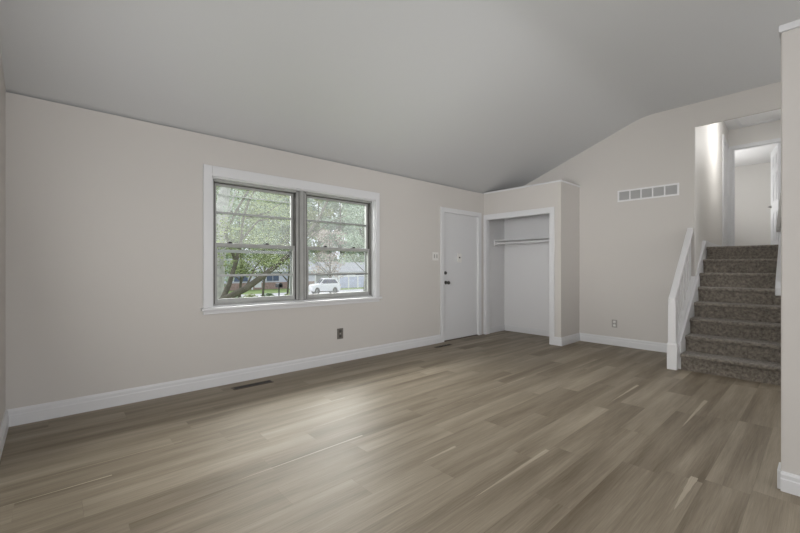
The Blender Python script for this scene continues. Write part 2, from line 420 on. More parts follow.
def unit(x0, x1, storm_bar):
    # tracks and head of the frame
    f = MB()
    f.box(x0, x0+.022, .05, .15, WZ0+.01, WZ1-.012); f.box(x1-.022, x1, .05, .15, WZ0+.01, WZ1-.012)
    f.box(x0, x1, .05, .15, WZ1-.034, WZ1-.012); f.box(x0, x1, .05, .15, WZ0+.01, WZ0+.026)
    f.build('window_frame', SASH, w1, .0015)
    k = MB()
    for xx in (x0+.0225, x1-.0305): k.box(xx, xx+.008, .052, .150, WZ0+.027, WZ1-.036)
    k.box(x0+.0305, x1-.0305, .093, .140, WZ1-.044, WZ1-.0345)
    k.build('shade_strip', OUTDD, w1)  # dark strips that paint in the shade of the jamb reveal and head
    a, b = x0+.031, x1-.031
    # upper sash (outer track)
    u = MB(); ya, yb = .100, .126
    u.box(a, a+.028, ya, yb, 1.37, 2.022); u.box(b-.028, b, ya, yb, 1.37, 2.022); u.box(a+.028, b-.028, ya, yb, 1.988, 2.022); u.box(a+.028, b-.028, ya, yb, 1.37, 1.405)
    us = u.build('upper_sash', SASH, w1, .0015)
    MB().box(a+.028, b-.028, ya+.004, yb-.004, 1.711, 1.733).build('muntin', METALG, us)
    MB().box(a+.026, b-.026, .111, .115, 1.40, 1.99).build('glass_pane', GLASSH, us)
    # lower sash (inner track)
    s = MB(); ya, yb = .064, .092
    s.box(a, a+.026, ya, yb, .802, 1.412); s.box(b-.026, b, ya, yb, .802, 1.412); s.box(a+.026, b-.026, ya, yb, 1.376, 1.412); s.box(a+.026, b-.026, ya, yb, .802, .848)
    ls = s.build('lower_sash', SASH, w1, .0015)
    MB().box(a+.026, b-.026, ya+.004, yb-.004, 1.073, 1.095).build('muntin', METALG, ls)
    MB().box(a+.024, b-.024, .076, .080, .845, 1.38).build('glass_pane', GLASS if storm_bar else GLASSH, ls)
    for t in (.17, .62) if storm_bar else (.27, .72):
        xx = a + (b-a)*t
        MB().box(xx-.022, xx+.022, .060, .094, 1.412, 1.420).box(xx-.006, xx+.020, .062, .074, 1.418, 1.430).build('sash_lock', DARKM, ls, .001)
    # storm window outside
    g = MB(); ya, yb = .140, .152
    g.box(a, a+.018, ya, yb, .80, 2.02); g.box(b-.018, b, ya, yb, .80, 2.02)
    if storm_bar:
        g.box(a, b, ya, yb, 1.905, 1.917); g.box(a, b, ya, yb, 1.318, 1.350)
    g.box(a, b, ya, yb, 2.0, 2.02); g.box(a, b, ya, yb, .80, .825)
    g.build('storm_frame', METALG, w1)
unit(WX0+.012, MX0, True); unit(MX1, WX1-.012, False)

# ------------------------------------------------------------------ hall, landing, bedroom
def hy(x): return -2.866 + (x/3.78)*.166            # hall left wall
HX = 3.78; HC = 3.897
m = MB()
m.prism([(.001, hy(.001)), (HX, hy(HX)), (HX, hy(HX)+.12), (.121, hy(.12)+.12), (.121, -2.856), (.001, -2.856)], 'z', -.1, HC); S(m, 'wall_hall_left', HALLW)
m = MB(); m.prism([(.12, -3.68), (HX, -3.515), (HX, -3.64), (.12, -3.80)], 'z', 0, HC); S(m, 'wall_hall_right', HALLW)
BY0, BY1, BZ = -2.762, -3.462, ZL+2.05
m = MB(); m.box(HX, HX+.1, hy(HX)+.1, BY0, 0, HC); m.box(HX, HX+.1, BY1, OY1-.12, 0, HC); m.box(HX, HX+.1, BY0, BY1, BZ, HC); S(m, 'wall_hall_far', HALLW)
m = MB(); m.box(.12, HX+.1, -2.5, OY1-.12, HC, HC+.08); S(m, 'ceiling_hall', CEILW)
m = MB(); m.box(.9, 7.7, -1.4, -4.8, ZL-.3, ZL-.002); S(m, 'floor_upper', CARPET)
m = MB(); m.box(7.6, 7.7, -1.3, -4.9, ZL, HC); S(m, 'wall_bedroom_far', HALLW)
m = MB(); m.box(HX+.1, 7.7, -1.4, -1.3, ZL, HC); S(m, 'wall_bedroom_left', HALLW)
m = MB(); m.box(HX+.1, 7.7, -4.8, -4.9, ZL, HC); S(m, 'wall_bedroom_right', HALLW)
m = MB(); m.box(HX, HX+.1, -1.3, hy(HX)+.1, ZL, HC); m.box(HX, HX+.1, OY1-.12, -4.9, ZL, HC); S(m, 'wall_bedroom_near', HALLW)
m = MB(); m.box(HX+.1, 7.7, -1.3, -4.9, HC, HC+.08); S(m, 'ceiling_bedroom', CEILW)
# bedroom door casing
m = MB(); c = .058
for xx0, xx1 in ((HX-.016, HX), ):
    m.box(xx0, xx1, BY0+c, BY0-.006, ZL, BZ+c); m.box(xx0, xx1, BY1+.006, BY1-c, ZL, BZ+c); m.box(xx0, xx1, BY0-.006, BY1+.006, BZ-.006, BZ+c)
m.box(HX, HX+.1, BY0, BY0-.012, ZL, BZ); m.box(HX, HX+.1, BY1, BY1+.012, ZL, BZ); m.box(HX, HX+.1, BY0, BY1, BZ-.012, BZ)
m.box(HX+.04, HX+.075, BY0-.012, BY0-.024, ZL, BZ)
S(m, 'trim_bedroom_door', TRIM, bevel=.002)
# bedroom door leaf, six panels, swung into the room
d3 = thing('door_3', None, None, (HX+.09, BY1+.02, ZL)); d3['kind'] = 'structure'; d3['label'] = 'white six panel door standing open at the top of the stairs'
LW, LT, LH = .70, .036, 2.03
lf = MB().box(0, LW, 0, LT, .012, LH)
lf = lf.build('door_leaf', TRIM, None, .002); lf.parent = d3
for (x0, x1) in ((.10, .315), (.385, .60)):
    for (z0, z1) in ((.22, .80), (.98, 1.55), (1.66, 1.90)):
        q = MB()
        for yy, sg in ((LT, 1), (0, -1)):
            q.box(x0, x1, yy, yy+sg*.003, z0, z1); q.box(x0+.03, x1-.03, yy, yy+sg*.009, z0+.03, z1-.03)
        p_ = q.build('door_panel', DOORP, None, .002); p_.parent = lf
lv = MB()
for sg, yy in ((1, LT), (-1, 0)):
    lv.lathe([(.028, 0), (.028, sg*.008), (.010, sg*.010), (.010, sg*.05)], (LW-.06, yy, .92))
    lv.cyl((LW-.06, yy+sg*.045, .92), (LW-.17, yy+sg*.045, .92), .009)
lv = lv.build('door_lever', CHROME, None, smooth=True); lv.parent = lf
d3.rotation_euler.z = math.atan2(.17, .77)
# side door on the hall's left wall
def hwall(s0, s1, n0, n1, z0, z1, mb):
    a = math.atan2(.166, 3.78); dx, dy = math.cos(a), math.sin(a)
    P = lambda s, n: (s*dx + n*dy, -2.866 + s*dy - n*dx)
    mb.prism([P(s0, n0), P(s1, n0), P(s1, n1), P(s0, n1)], 'z', z0, z1)
d2 = MB(); hwall(2.86, 3.60, .001, .006, ZL+.01, ZL+2.04, d2); d2 = struct(d2.build('door_2', DOORP)); d2['label'] = 'closed white side door just before the bedroom doorway'
m = MB(); hwall(2.79, 2.865, 0, .02, ZL, ZL+2.12, m); hwall(3.595, 3.67, 0, .02, ZL, ZL+2.12, m); hwall(2.865, 3.595, 0, .02, ZL+2.04, ZL+2.12, m)
S(m, 'trim_side_door', TRIM, bevel=.002)
m = MB(); hwall(.62, 2.79, 0, .014, ZL, ZL+.09, m); S(m, 'baseboard_hall', TRIM, bevel=.002)

# attic hatch on the hall ceiling
t = thing('attic_hatch', 'white framed attic hatch panel in the hallway ceiling above the stairs', 'hatch', (3.15, -3.2, HC))
MB().box(2.72, 3.58, -2.93, -3.50, HC-.012, HC).build('hatch_panel', CEILW, t, .002)
q = MB(); q.box(2.66, 3.64, -2.87, -2.93, HC-.022, HC); q.box(2.66, 3.64, -3.50, -3.56, HC-.022, HC); q.box(2.66, 2.72, -2.93, -3.50, HC-.022, HC); q.box(3.58, 3.64, -2.93, -3.50, HC-.022, HC)
q.build('hatch_frame', RAILW, t, .002)

# ------------------------------------------------------------------ staircase
RUN, RISE, RX = .223, .182125, -.914
st = thing('staircase', 'straight flight of eight taupe carpeted steps rising to the hallway', 'stairs', (RX, -3.3, 0))
YL_ = -2.886
for i in range(1, 9):
    x0 = RX + RUN*(i-1); x1 = x0 + RUN + (.03 if i < 8 else .08); z = RISE*i; zb = RISE*(i-1)
    if i == 8: z = ZL
    n_, rr = .034, .023
    nose = [(x0-n_+rr-rr*math.cos(a), z-rr+rr*math.sin(a)) for a in (-PI/2, -PI/4, 0, PI/4, PI/2)]
    poly = [(x0, 0 if i < 6 else zb-.1), (x0, z-2*rr-.004), (x0-.002, z-2*rr)] + nose + [(x1, z), (x1, 0 if i < 6 else zb-.1)]
    q = MB()
    if i <= 4: q.prism(poly, 'y', -2.903, -4.10)
    else:
        q.prism(poly, 'y', -2.879, OY1+.001)
        if i == 5: q.box(x0, x0+.03, OY1, -4.10, 0, .855)
    q.build('step', CARPET, st, smooth=True)
q = MB(); S_ = RISE/RUN
zt = lambda x: .305 + S_*(x-RX)
xs0, xs1 = -.908, .60
q.prism([(xs0, 0), (xs0, zt(xs0)), (.003, zt(.003)), (.003, 0)], 'y', -2.902, -2.868)
q2 = MB(); q2.prism([(.003, .2), (.003, zt(.003)), (xs1, zt(xs1)), (xs1+.16, ZL+.09), (xs1+.16, ZL-.25), (.2, .2)], 'y', -2.878, -2.835); S(q2, 'trim_stair_left', TRIM, bevel=.002)
sk = q.build('skirt_board', TRIM, st, .002); sk['label'] = 'white skirt board along the left side of the steps'

q = MB()
q.prism([(-.03, .845), (-.012, .83), (.02, .83), (.12, .83), (.72, ZL-.06), (.72, ZL+.12), (.60, ZL+.13), (.02, 1.0), (-.03, .92)], 'y', -3.617, -3.675)
S(q, 'trim_stair_right', TRIM, bevel=.008)
# railing beside the lower steps
ra = thing('stair_railing', 'white wooden stair railing with square newel at the foot of the steps', 'railing', (-.95, -2.833, 0))
yc = -2.833
nw = MB().box(-1.004, -.910, yc-.050, yc+.046, 0, .285).prism([(-1.004, .285), (-.993, .30), (-.919, .30), (-.910, .285)], 'y', yc-.044, yc+.044)
nw.box(-.993, -.919, yc-.037, yc+.037, .30, .80)
nw.build('newel_post', RAILW, ra, .003)
def skew(q):
    q.v = [(x, y+.020*max(0, (x+.93)/.93), z) for x, y, z in q.v]; return q
hr = lambda x: .872 + (1.69-.872)/(.93)*(x+.93)
q = MB(); q.prism([(-.998, hr(-.998)-.075), (-.998, hr(-.998)), (-.001, hr(-.001)), (-.001, hr(-.001)-.06)], 'y', yc-.033, yc+.033)
skew(q).build('handrail', RAILW, ra, .008)
q = MB(); q.prism([(-.915, 0), (-.915, zt(-.915)-.03), (-.001, zt(-.001)-.03), (-.001, 0)], 'y', yc-.03, yc+.034)
q.build('stringer', RAILW, ra, .002)
q = MB(); q.prism([(-.918, zt(-.918)-.03), (-.918, zt(-.918)), (-.001, zt(-.001)), (-.001, zt(-.001)-.03)], 'y', yc-.034, yc+.038)
q.build('shoe_rail', RAILW, ra, .003)
for k in range(6):
    x = -.055 - k*.148
    q = MB(); q.prism([(x-.016, zt(x-.016)-.005), (x-.016, hr(x-.016)-.055), (x+.016, hr(x+.016)-.055), (x+.016, zt(x+.016)-.005)], 'y', yc-.016, yc+.016)
    skew(q).build('baluster', RAILW, ra)

# ------------------------------------------------------------------ small fittings
t = thing('return_air_grille', 'long white return air grille of five panels high on the wall', 'vent', (0, -2.314, 2.217))
vy0, vy1, vz0, vz1 = -1.935, -2.692, 2.134, 2.300
g = MB(); g.box(-.012, 0, vy0, vy0-.022, vz0+.022, vz1-.022); g.box(-.012, 0, vy1+.022, vy1, vz0+.022, vz1-.022); g.box(-.012, 0, vy0, vy1, vz1-.022, vz1); g.box(-.012, 0, vy0, vy1, vz0, vz0+.022)
pw = (vy0-.022 - (vy1+.022))/5
for k in range(1, 5):
    yy = vy0-.022 - pw*k; g.box(-.012, 0, yy-.009, yy+.009, vz0+.022, vz1-.022)
g.build('grille_frame', RAILW, t)
for k in range(5):
    ya = vy0-.022 - pw*k - (.009 if k else 0); yb = vy0-.022 - pw*(k+1) + (.009 if k < 4 else 0)
    q = MB(); q.box(-.002, 0, ya, yb, vz0+.022, vz1-.022)
    nb = 9
    for j in range(nb):
        z = vz0+.022 + (vz1-vz0-.044)*(j+.5)/nb
        q.prism([(-.009, z-.004), (-.009, z-.0025), (-.002, z+.006), (-.002, z+.0045)], 'y', ya, yb)
    q.build('louver_panel', VENTG, t)

def outlet(root, P, w, h, plate, dark):
    """P maps (u, n, z): u along the wall, n out of it"""
    def bx(name, u0, u1, n0, n1, z0, z1, mat, par, bev=0):
        a, b = P(u0, n0, z0), P(u1, n1, z1)
        return MB().box(a[0], b[0], a[1], b[1], a[2], b[2]).build(name, mat, par, bev)
    pl = bx('cover_plate', -w/2, w/2, 0, .006, -h/2, h/2, plate, root, .003)
    for s in (-1, 1):
        so = bx('socket', -.017, .017, .006, .0085, s*h*.23-.015, s*h*.23+.015, dark, root, .002)
    bx('screw', -.003, .003, .006, .008, -.003, .003, PLATE, root)
t = thing('power_outlet', 'dark taupe power outlet below the window', 'outlet', (-3.612, 0, .35))
outlet(t, lambda u, n, z: (-3.612+u, -n, .35+z), .088, .13, OUTD, OUTDD)
t = thing('power_outlet', 'grey power outlet on the wall between closet and stairs', 'outlet', (0, -1.89, .325))
outlet(t, lambda u, n, z: (-n, -1.89+u, .325+z), .075, .118, OUTG, PLATE)
t = thing('light_switch', 'white double light switch left of the entry door', 'switch', (-1.889, 0, 1.335))
MB().box(-1.955, -1.823, -.007, 0, 1.272, 1.398).build('switch_plate', PLATE, t, .003)
for dx in (-.028, .028):
    s_ = MB().box(-1.889+dx-.011, -1.889+dx+.011, -.011, -.006, 1.305, 1.365).build('toggle', OUTG, t, .002)
q = MB(); zr = lambda x: 1.66 + S_*(x-.25)
t = thing('wall_handrail', 'white wall handrail on the right side of the stairs, half hidden by the partition', 'handrail', (.5, -3.64, 1.8))
q.prism([(.22, zr(.22)-.05), (.215, zr(.22)), (.85, zr(.85)), (.85, zr(.85)-.05)], 'y', -3.61, -3.648)
q.build('rail', OUTG, t, .008)
for x in (.34, .74):
    MB().box(x-.012, x+.012, -3.63, -3.668, zr(x)-.07, zr(x)-.045).box(x-.02, x+.02, -3.648, -3.668, zr(x)-.11, zr(x)-.05).build('bracket', DARKM, t, .002)

def register(x0, x1, y0, y1, label):
    t = thing('floor_register', label, 'floor vent', ((x0+x1)/2, (y0+y1)/2, 0), None)
    q = MB(); b = .012
    q.box(x0, x1, y0, y0+b, 0, .005); q.box(x0, x1, y1-b, y1, 0, .005); q.box(x0, x0+b, y0+b, y1-b, 0, .005); q.box(x1-b, x1, y0+b, y1-b, 0, .005)
    q.build('register_frame', BROWN, t, .0015)
    q = MB(); q.box(x0+b, x1-b, y0+b, y1-b, 0, .0012)
    q.build('register_slot', BLACK, t)
    q = MB(); n = int((x1-x0-2*b)/.014)
    for k in range(n):
        x = x0+b + (k+.5)*(x1-x0-2*b)/n; q.box(x-.002, x+.002, y0+b, y1-b, .001, .0035)
    q.box(x0+b, x1-b, (y0+y1)/2-.002, (y0+y1)/2+.002, .001, .004)
    q.build('register_louvers', DARKM, t)
register(-4.965, -4.575, -.255, -.165, 'brown metal floor register below the window')
register(-2.11, -1.77, -.245, -.175, 'brown metal floor register in front of the entry door')

# closet shelf and rod
SZ = 1.655
t = thing('closet_shelf', 'white board shelf across the open closet', 'shelf', (-.2, -.65, SZ))
MB().box(-.34, -.0085, -.007, CY+.091, SZ-.018, SZ).build('shelf_board', TRIM, t, .002)
MB().box(-.345, -.0085, -.0065, -.026, SZ-.107, SZ-.019).box(-.028, -.0085, -.026, CY+.091, SZ-.107, SZ-.019).box(-.345, -.028, CY+.110, CY+.091, SZ-.107, SZ-.019).build('cleat', CLOSETW, t, .002)
t = thing('closet_rod', 'white hanging rod just under the closet shelf', 'rod', (-.31, -.65, SZ-.06))
MB().cyl((-.31, -.034, SZ-.062), (-.31, CY+.118, SZ-.062), .017, n=18).build('rod', TRIM, t, smooth=True)
for yy, s in ((-.026, -1), (CY+.110, 1)):
    MB().lathe([(.03, 0), (.03, s*.006), (.022, s*.012)], (-.31, yy, SZ-.062)).build('rod_socket', TRIM, t, smooth=True)

# ------------------------------------------------------------------ outdoors
LAWN = plain('lawn_grass', (.20, .27, .10), 1, bump=.6, bscale=8, var=.35, vscale=1.2)
STREET = plain('pale_street', (.50, .50, .53), .9, var=.06, vscale=.6)
BARK = plain('bark', (.12, .11, .09), .95, bump=.8, bscale=14, var=.3, vscale=5)
BARKP = plain('pale_bark', (.42, .41, .40), .95, bump=.8, bscale=14, var=.25, vscale=4)
def leafmat(name, c1, c2):
    m, n, l, b = new_mat(name)
    oi = n.new('ShaderNodeNewGeometry'); r = n.new('ShaderNodeValToRGB')
    r.color_ramp.elements[0].color = (*c1, 1); r.color_ramp.elements[1].color = (*c2, 1)
    l.new(oi.outputs['Random Per Island'], r.inputs[0]); l.new(r.outputs[0], b.inputs['Base Color'])
    b.inputs['Roughness'].default_value = .6
    tr = n.new('ShaderNodeBsdfTranslucent'); l.new(r.outputs[0], tr.inputs[0])
    mx = n.new('ShaderNodeMixShader'); mx.inputs[0].default_value = .45
    l.new(b.outputs[0], mx.inputs[1]); l.new(tr.outputs[0], mx.inputs[2]); l.new(mx.outputs[0], n['Material Output'].inputs[0])
    return m
LEAF_A = leafmat('leaf_yellow_green', (.20, .24, .12), (.62, .65, .42))
LEAF_B = leafmat('leaf_mid_green', (.13, .19, .12), (.54, .62, .46))
LEAF_C = leafmat('leaf_grey_green', (.20, .28, .20), (.56, .64, .54))
LEAF_N = leafmat('leaf_dark_green', (.07, .10, .04), (.44, .50, .26))  # darker green leaf tones for the nearer trees
LEAF_R = leafmat('leaf_rusty', (.34, .27, .25), (.62, .55, .51))

def gz(y):
    pts = [(.1, -.45), (12, -.95), (28, -1.74), (100, -1.74)]
    for (a, za), (b, zb) in zip(pts, pts[1:]):
        if y <= b: return za + (zb-za)*(y-a)/(b-a)
    return -1.74
def ground(name, x0, x1, y0, y1, mat, lift=0):
    m = MB(); n = 12; ys = [y0+(y1-y0)*i/n for i in range(n+1)]
    top = [(y, gz(y)+lift) for y in ys]
    m.prism(top + [(y1, -3), (y0, -3)], 'x', x0, x1); return S(m, name, mat)
ground('lawn', -40, 90, .17, 29.4, LAWN); ground('street', -40, 110, 29.4, 38, STREET, -.02); ground('lawn_far', -40, 130, 38, 110, LAWN)

CAMP = Vector((-6.255, -4.025, 1.167)); TH = .735
def at(u, v, y):
    a = (u-400)/386.356; b = (267.26-v)/386.356; s, c = math.sin(TH), math.cos(TH)
    d = Vector((s+a*c, c-a*s, b)); return CAMP + d*((y-CAMP.y)/d.y)

def leaves(centres, n, size, rnd, flat=.6):
    m = MB(); vs, fs = m.v, m.f
    for i in range(n):
        c, r = centres[rnd.randrange(len(centres))]
        while True:
            p = Vector((rnd.uniform(-1, 1), rnd.uniform(-1, 1), rnd.uniform(-1, 1)))
            if p.length < 1: break
        p = Vector(c) + Vector((p.x*r[0], p.y*r[1], p.z*r[2]))
        u = Vector((rnd.gauss(0, 1), rnd.gauss(0, 1), rnd.gauss(0, .6))).normalized(); w = u.orthogonal().normalized()
        w = (Matrix.Rotation(rnd.uniform(0, 2*PI), 3, u) @ w)
        s = size*rnd.uniform(.6, 1.4); k = len(vs)
        vs += [tuple(p-u*s), tuple(p+w*s*flat*.6), tuple(p+u*s), tuple(p-w*s*flat*.6)]; fs.append((k, k+1, k+2, k+3))
    return m
def raw(m, name, mat, parent):
    me = bpy.data.meshes.new(name); me.from_pydata(m.v, [], m.f); me.update(); me.materials.append(mat)
    o = bpy.data.objects.new(name, me); COL.objects.link(o); o.parent = parent; o.location = -Vector(parent.location); return o

rnd = random.Random(3)
# near tree with the leaning trunk
base = at(219, 303, 8.2); bz = gz(8.0)
t = thing('leaning_tree', 'tree with a dark leaning trunk just outside the left window', 'tree', (base.x-.25, base.y, bz))
pts = [(base.x-.25, base.y, bz-.05), at(221, 301, 8.1), at(245, 289, 8.0), at(262, 277, 7.9), at(277, 265, 7.9), at(290, 254, 8.0), at(303, 240, 8.2), at(318, 220, 8.5), at(330, 196, 8.8), at(338, 170, 9)]
MB().tube(pts, [.16, .12, .105, .095, .085, .08, .07, .055, .04, .02]).build('trunk', BARK, t, smooth=True)
def limb(name, p, r): MB().tube([at(*q) for q in p], r, 6).build(name, BARK, t, smooth=True)
MB().tube([(base.x-.1, base.y+.05, bz-.05), at(222, 300, 8.3), at(229, 285, 8.4), at(236, 262, 8.5), at(241, 242, 8.6), at(243, 219, 8.7), at(248, 203, 8.8), at(255, 190, 8.9), at(262, 172, 9)], [.12, .085, .075, .065, .05, .04, .035, .03, .02]).build('limb', BARK, t, smooth=True)
limb('branch', [(241, 240, 8.6), (258.6, 220.7, 8.8), (270, 219, 9), (284, 219.4, 9.2)], [.035, .03, .024, .012])
limb('branch', [(243, 219, 8.7), (266.5, 213, 8.6), (277, 206, 8.4), (287, 200, 8.2)], [.03, .025, .022, .012])
limb('branch', [(236, 262, 8.5), (225, 233, 8.1), (239, 206, 7.9), (249, 190, 7.7), (256, 172, 7.6)], [.05, .04, .035, .03, .02])
limb('branch', [(245, 289, 8), (255, 268, 7.8), (262, 258, 7.6)], [.035, .02, .01])
limb('branch', [(290, 254, 8), (312, 236, 7.7), (330, 222, 7.5), (350, 214, 7.3)], [.04, .03, .02, .01])
cl = [(at(rnd.uniform(214, 300), rnd.uniform(178, 262), rnd.uniform(7, 11)), (.55, .7, .4)) for _ in range(26)]
cl += [(at(rnd.uniform(236, 300), rnd.uniform(165, 196), rnd.uniform(7.5, 10)), (.8, .8, .4)) for _ in range(6)]
cl += [(at(rnd.uniform(232, 302), rnd.uniform(252, 268), rnd.uniform(8, 10.5)), (.5, .6, .22)) for _ in range(8)]
raw(leaves(cl, 5200, .048, rnd), 'foliage', LEAF_N, t)
# pale trunk at the far left
b2 = at(213, 300, 13.6); bz2 = gz(b2.y)
t = thing('pale_trunk_tree', 'thick pale grey tree trunk at the left edge of the window view', 'tree', (b2.x, b2.y, bz2))
MB().tube([(b2.x, b2.y, bz2-.05), at(215, 285, 13.6), at(217, 262, 13.7), at(219, 240, 13.7), at(221, 215, 13.8), at(225, 190, 13.9), at(229, 160, 14.0)], [.42, .36, .34, .30, .27, .22, .16], 10).build('trunk', BARKP, t, smooth=True)
MB().tube([at(219, 240, 13.7), at(228, 215, 14.0), at(236, 190, 14.4)], [.08, .06, .03], 6).build('branch', BARKP, t, smooth=True)
cl = [(at(rnd.uniform(205, 245), rnd.uniform(165, 215), rnd.uniform(13.4, 15.5)), (.8, .8, .5)) for _ in range(12)]
cl += [(at(rnd.uniform(210, 236), rnd.uniform(250, 290), rnd.uniform(13.4, 15.5)), (.35, .5, .3)) for _ in range(6)]
raw(leaves(cl, 1200, .08, rnd), 'foliage', LEAF_C, t)

# trees across the street
def bend(f): return .8*f if f < .25 else (.2-(f-.25)/3 if f < .55 else .1-(f-.55)/3)
def far_tree(u, y, h, w, mat, label, n=2600, trunk=BARK, leaf=.30, low=.13, tk=1):
    p = at(u, 290, y); z = gz(y)
    t = thing('street_tree', label, 'tree', (p.x, p.y, z), None)
    MB().tube([(p.x, p.y, z-.1), (p.x+.2, p.y, z+h*.25), (p.x+.1, p.y, z+h*.55), (p.x, p.y, z+h*.85)], [.32*tk, .24*tk, .16*tk, .05*tk], 8).build('trunk', trunk, t, smooth=True)
    q = MB()
    for k in range(11):
        a = rnd.uniform(0, 2*PI); z0 = z+h*rnd.uniform(.15, .52); L = w*rnd.uniform(.5, .85)
        q.tube([(p.x+bend((z0-z)/h), p.y, z0), (p.x+math.cos(a)*L*.5, p.y+math.sin(a)*L*.5, z0+L*.55), (p.x+math.cos(a)*L, p.y+math.sin(a)*L, z0+L*1.3)], [.12*tk, .08*tk, .03*tk], 5)
    q.build('branches', trunk, t, smooth=True)
    cl = []
    for k in range(40):
        a = rnd.uniform(0, 2*PI); zz = rnd.uniform(low, .95); rr = .68*w*math.sqrt(rnd.random())
        cl.append(((p.x+math.cos(a)*rr, p.y+math.sin(a)*rr, z+h*zz), (w*.3, w*.3, h*.05)))
    raw(leaves(cl, n, leaf, rnd, .8), 'foliage', mat, t)
far_tree(238, 57, 21, 3.3, LEAF_C, 'pale green tree behind the house, leftmost in the left window', 3600)
far_tree(268, 64.2, 22, 3.7, LEAF_A, 'yellow green tree behind the house in the middle of the left window', 4200)
far_tree(294, 56.6, 20, 3.7, LEAF_C, 'grey green tree rising behind the house beside the window mullion', 4200)
far_tree(318, 63.8, 21, 3.9, LEAF_A, 'yellow green tree above the parked car in the right window', 4200)
far_tree(340, 57, 20, 3.9, LEAF_C, 'grey green tree rising above the board fence', 4200)
far_tree(360, 63.8, 22, 3.9, LEAF_B, 'mid green tree at the right edge of the right window', 4200)
for k_, (u_, mm_) in enumerate(((226, LEAF_B), (254, LEAF_C), (282, LEAF_B), (306, LEAF_C), (330, LEAF_B), (351, LEAF_A), (370, LEAF_C))):
    far_tree(u_, (71.6, 79.7)[k_ % 2], 28, 3.9, mm_, ['tall dark green tree far behind at the left window edge', 'tall grey green tree in the back row, between two nearer crowns of the left window', 'tall mid green tree in the back row, left of the window mullion', 'tall grey green tree in the back row, just right of the window mullion', 'tall mid green tree in the back row, above the tail of the parked car', 'tall yellow green tree in the back row, above the board fence', 'tall grey green tree in the back row at the far right of the window'][k_], 3600, BARK, .36)
far_tree(238, 18.4, 8, 1.9, LEAF_N, 'small leafy tree on the lawn, left of the leaning trunk fork', 4200, BARK, .075, .26, .28)
far_tree(262, 22.9, 9, 2.2, LEAF_B, 'small leafy tree on the lawn, behind the middle of the leaning trunk', 4200, BARK, .085, .29, .3)
far_tree(287, 27.3, 10, 2.5, LEAF_N, 'small leafy tree on the lawn, behind the mailbox beside the window mullion', 4200, BARK, .085, .29, .3)
far_tree(364, 23, 10, 2.6, LEAF_C, 'small grey green tree on the lawn at the right window edge, before the board fence', 3600, BARK, .10, .30, .35)
far_tree(329, 38.0, 8, 2.6, LEAF_R, 'small rusty leaved tree just behind the parked white car', 1300, BARK, .14, .13, .5)

# house across the street
SID = plain('pale_siding', (.74, .75, .90), .7); BRK = plain('brick_red', (.40, .29, .27), .9, var=.2, vscale=6)
ROOFM = plain('grey_roof', (.36, .37, .41), .9, var=.1, vscale=2); WIN = plain('house_window_glass', (.12, .15, .25), .15); WHITE = plain('white_paint', (.82, .82, .86), .5)
hp = at(268, 288, 45); hx0, hx1, hyy = hp.x-9, hp.x+7.6, 46
t = thing('ranch_house', 'low pale house with brick base and white eaves across the street', 'house', (hp.x, hyy, -1.74))
MB().box(hx0, hx1, hyy, hyy+7, -.85, .75).build('wall', SID, t)
MB().box(hx0-.03, hx1+.03, hyy-.06, hyy+7.03, -1.74, -.85).build('brick_base', BRK, t)
MB().prism([(hyy-.7, .72), (hyy-.7, .62), (hyy+7.7, .62), (hyy+7.7, .72), (hyy+3.5, 2.4)], 'x', hx0-.6, hx1+.6).build('roof', ROOFM, t)
MB().box(hx0-.6, hx1+.6, hyy-.78, hyy-.70, .58, .82).build('fascia', WHITE, t)
for k, xx in enumerate((hx0+1.5, hx0+5, hx0+9.2, hx0+13.4)):
    w_ = MB().box(xx-.08, xx+1.78, hyy-.1, hyy-.02, -.72, .38).build('window', WHITE, t)
    MB().box(xx, xx+.82, hyy-.13, hyy-.09, -.66, .32).box(xx+.88, xx+1.7, hyy-.13, hyy-.09, -.66, .32).build('pane', WIN, w_)
MB().box(hx0+7.6, hx0+8.5, hyy-.1, hyy-.02, -1.5, .45).build('front_door', WHITE, t)
for xx in (hx0+7.1, hx0+12.2, hx1-.4):
    MB().box(xx-.08, xx+.08, hyy-.66, hyy-.5, -1.74, .62).build('porch_post', WHITE, t)
# second house, far right
gx0, gx1, gyy = hx1+2.2, hx1+15, 45.5
t = thing('far_house', 'pale roofed house behind the parked car and fence', 'house', (gx0+6, gyy, -1.74))
MB().box(gx0, gx1, gyy, gyy+6.5, -1.74, .4).build('wall', WHITE, t)
MB().prism([(gyy-.6, .5), (gyy-.6, .35), (gyy+7.1, .35), (gyy+7.1, .5), (gyy+3.2, 2.0)], 'x', gx0-.5, gx1+.5).build('roof', ROOFM, t)
for xx in (gx0+1.2, gx0+4.5, gx0+8.5):
    w_ = MB().box(xx, xx+1.6, gyy-.06, gyy, -.9, .1).build('window', WIN, t)
# fence
FEN = plain('lavender_fence', (.50, .53, .72), .8, var=.12, vscale=2)
f0 = at(339, 294, 41.0); fy = 41.0; fx0 = f0.x; fx1 = fx0+12
t = thing('board_fence', 'blue grey board fence with white posts and top rail behind the car', 'fence', (fx0+6, fy, -1.74))
k = 0; x = fx0
while x < fx1:
    MB().box(x+.08, x+1.5, fy+.02, fy+.06, -1.70, -.18).build('fence_panel', FEN, t)
    MB().box(x-.09, x+.09, fy-.05, fy+.1, -1.76, -.12).build('post', WHITE, t); x += 1.58
MB().box(fx0-.1, fx1+.5, fy-.08, fy+.12, -.14, .04).build('top_rail', WHITE, t)

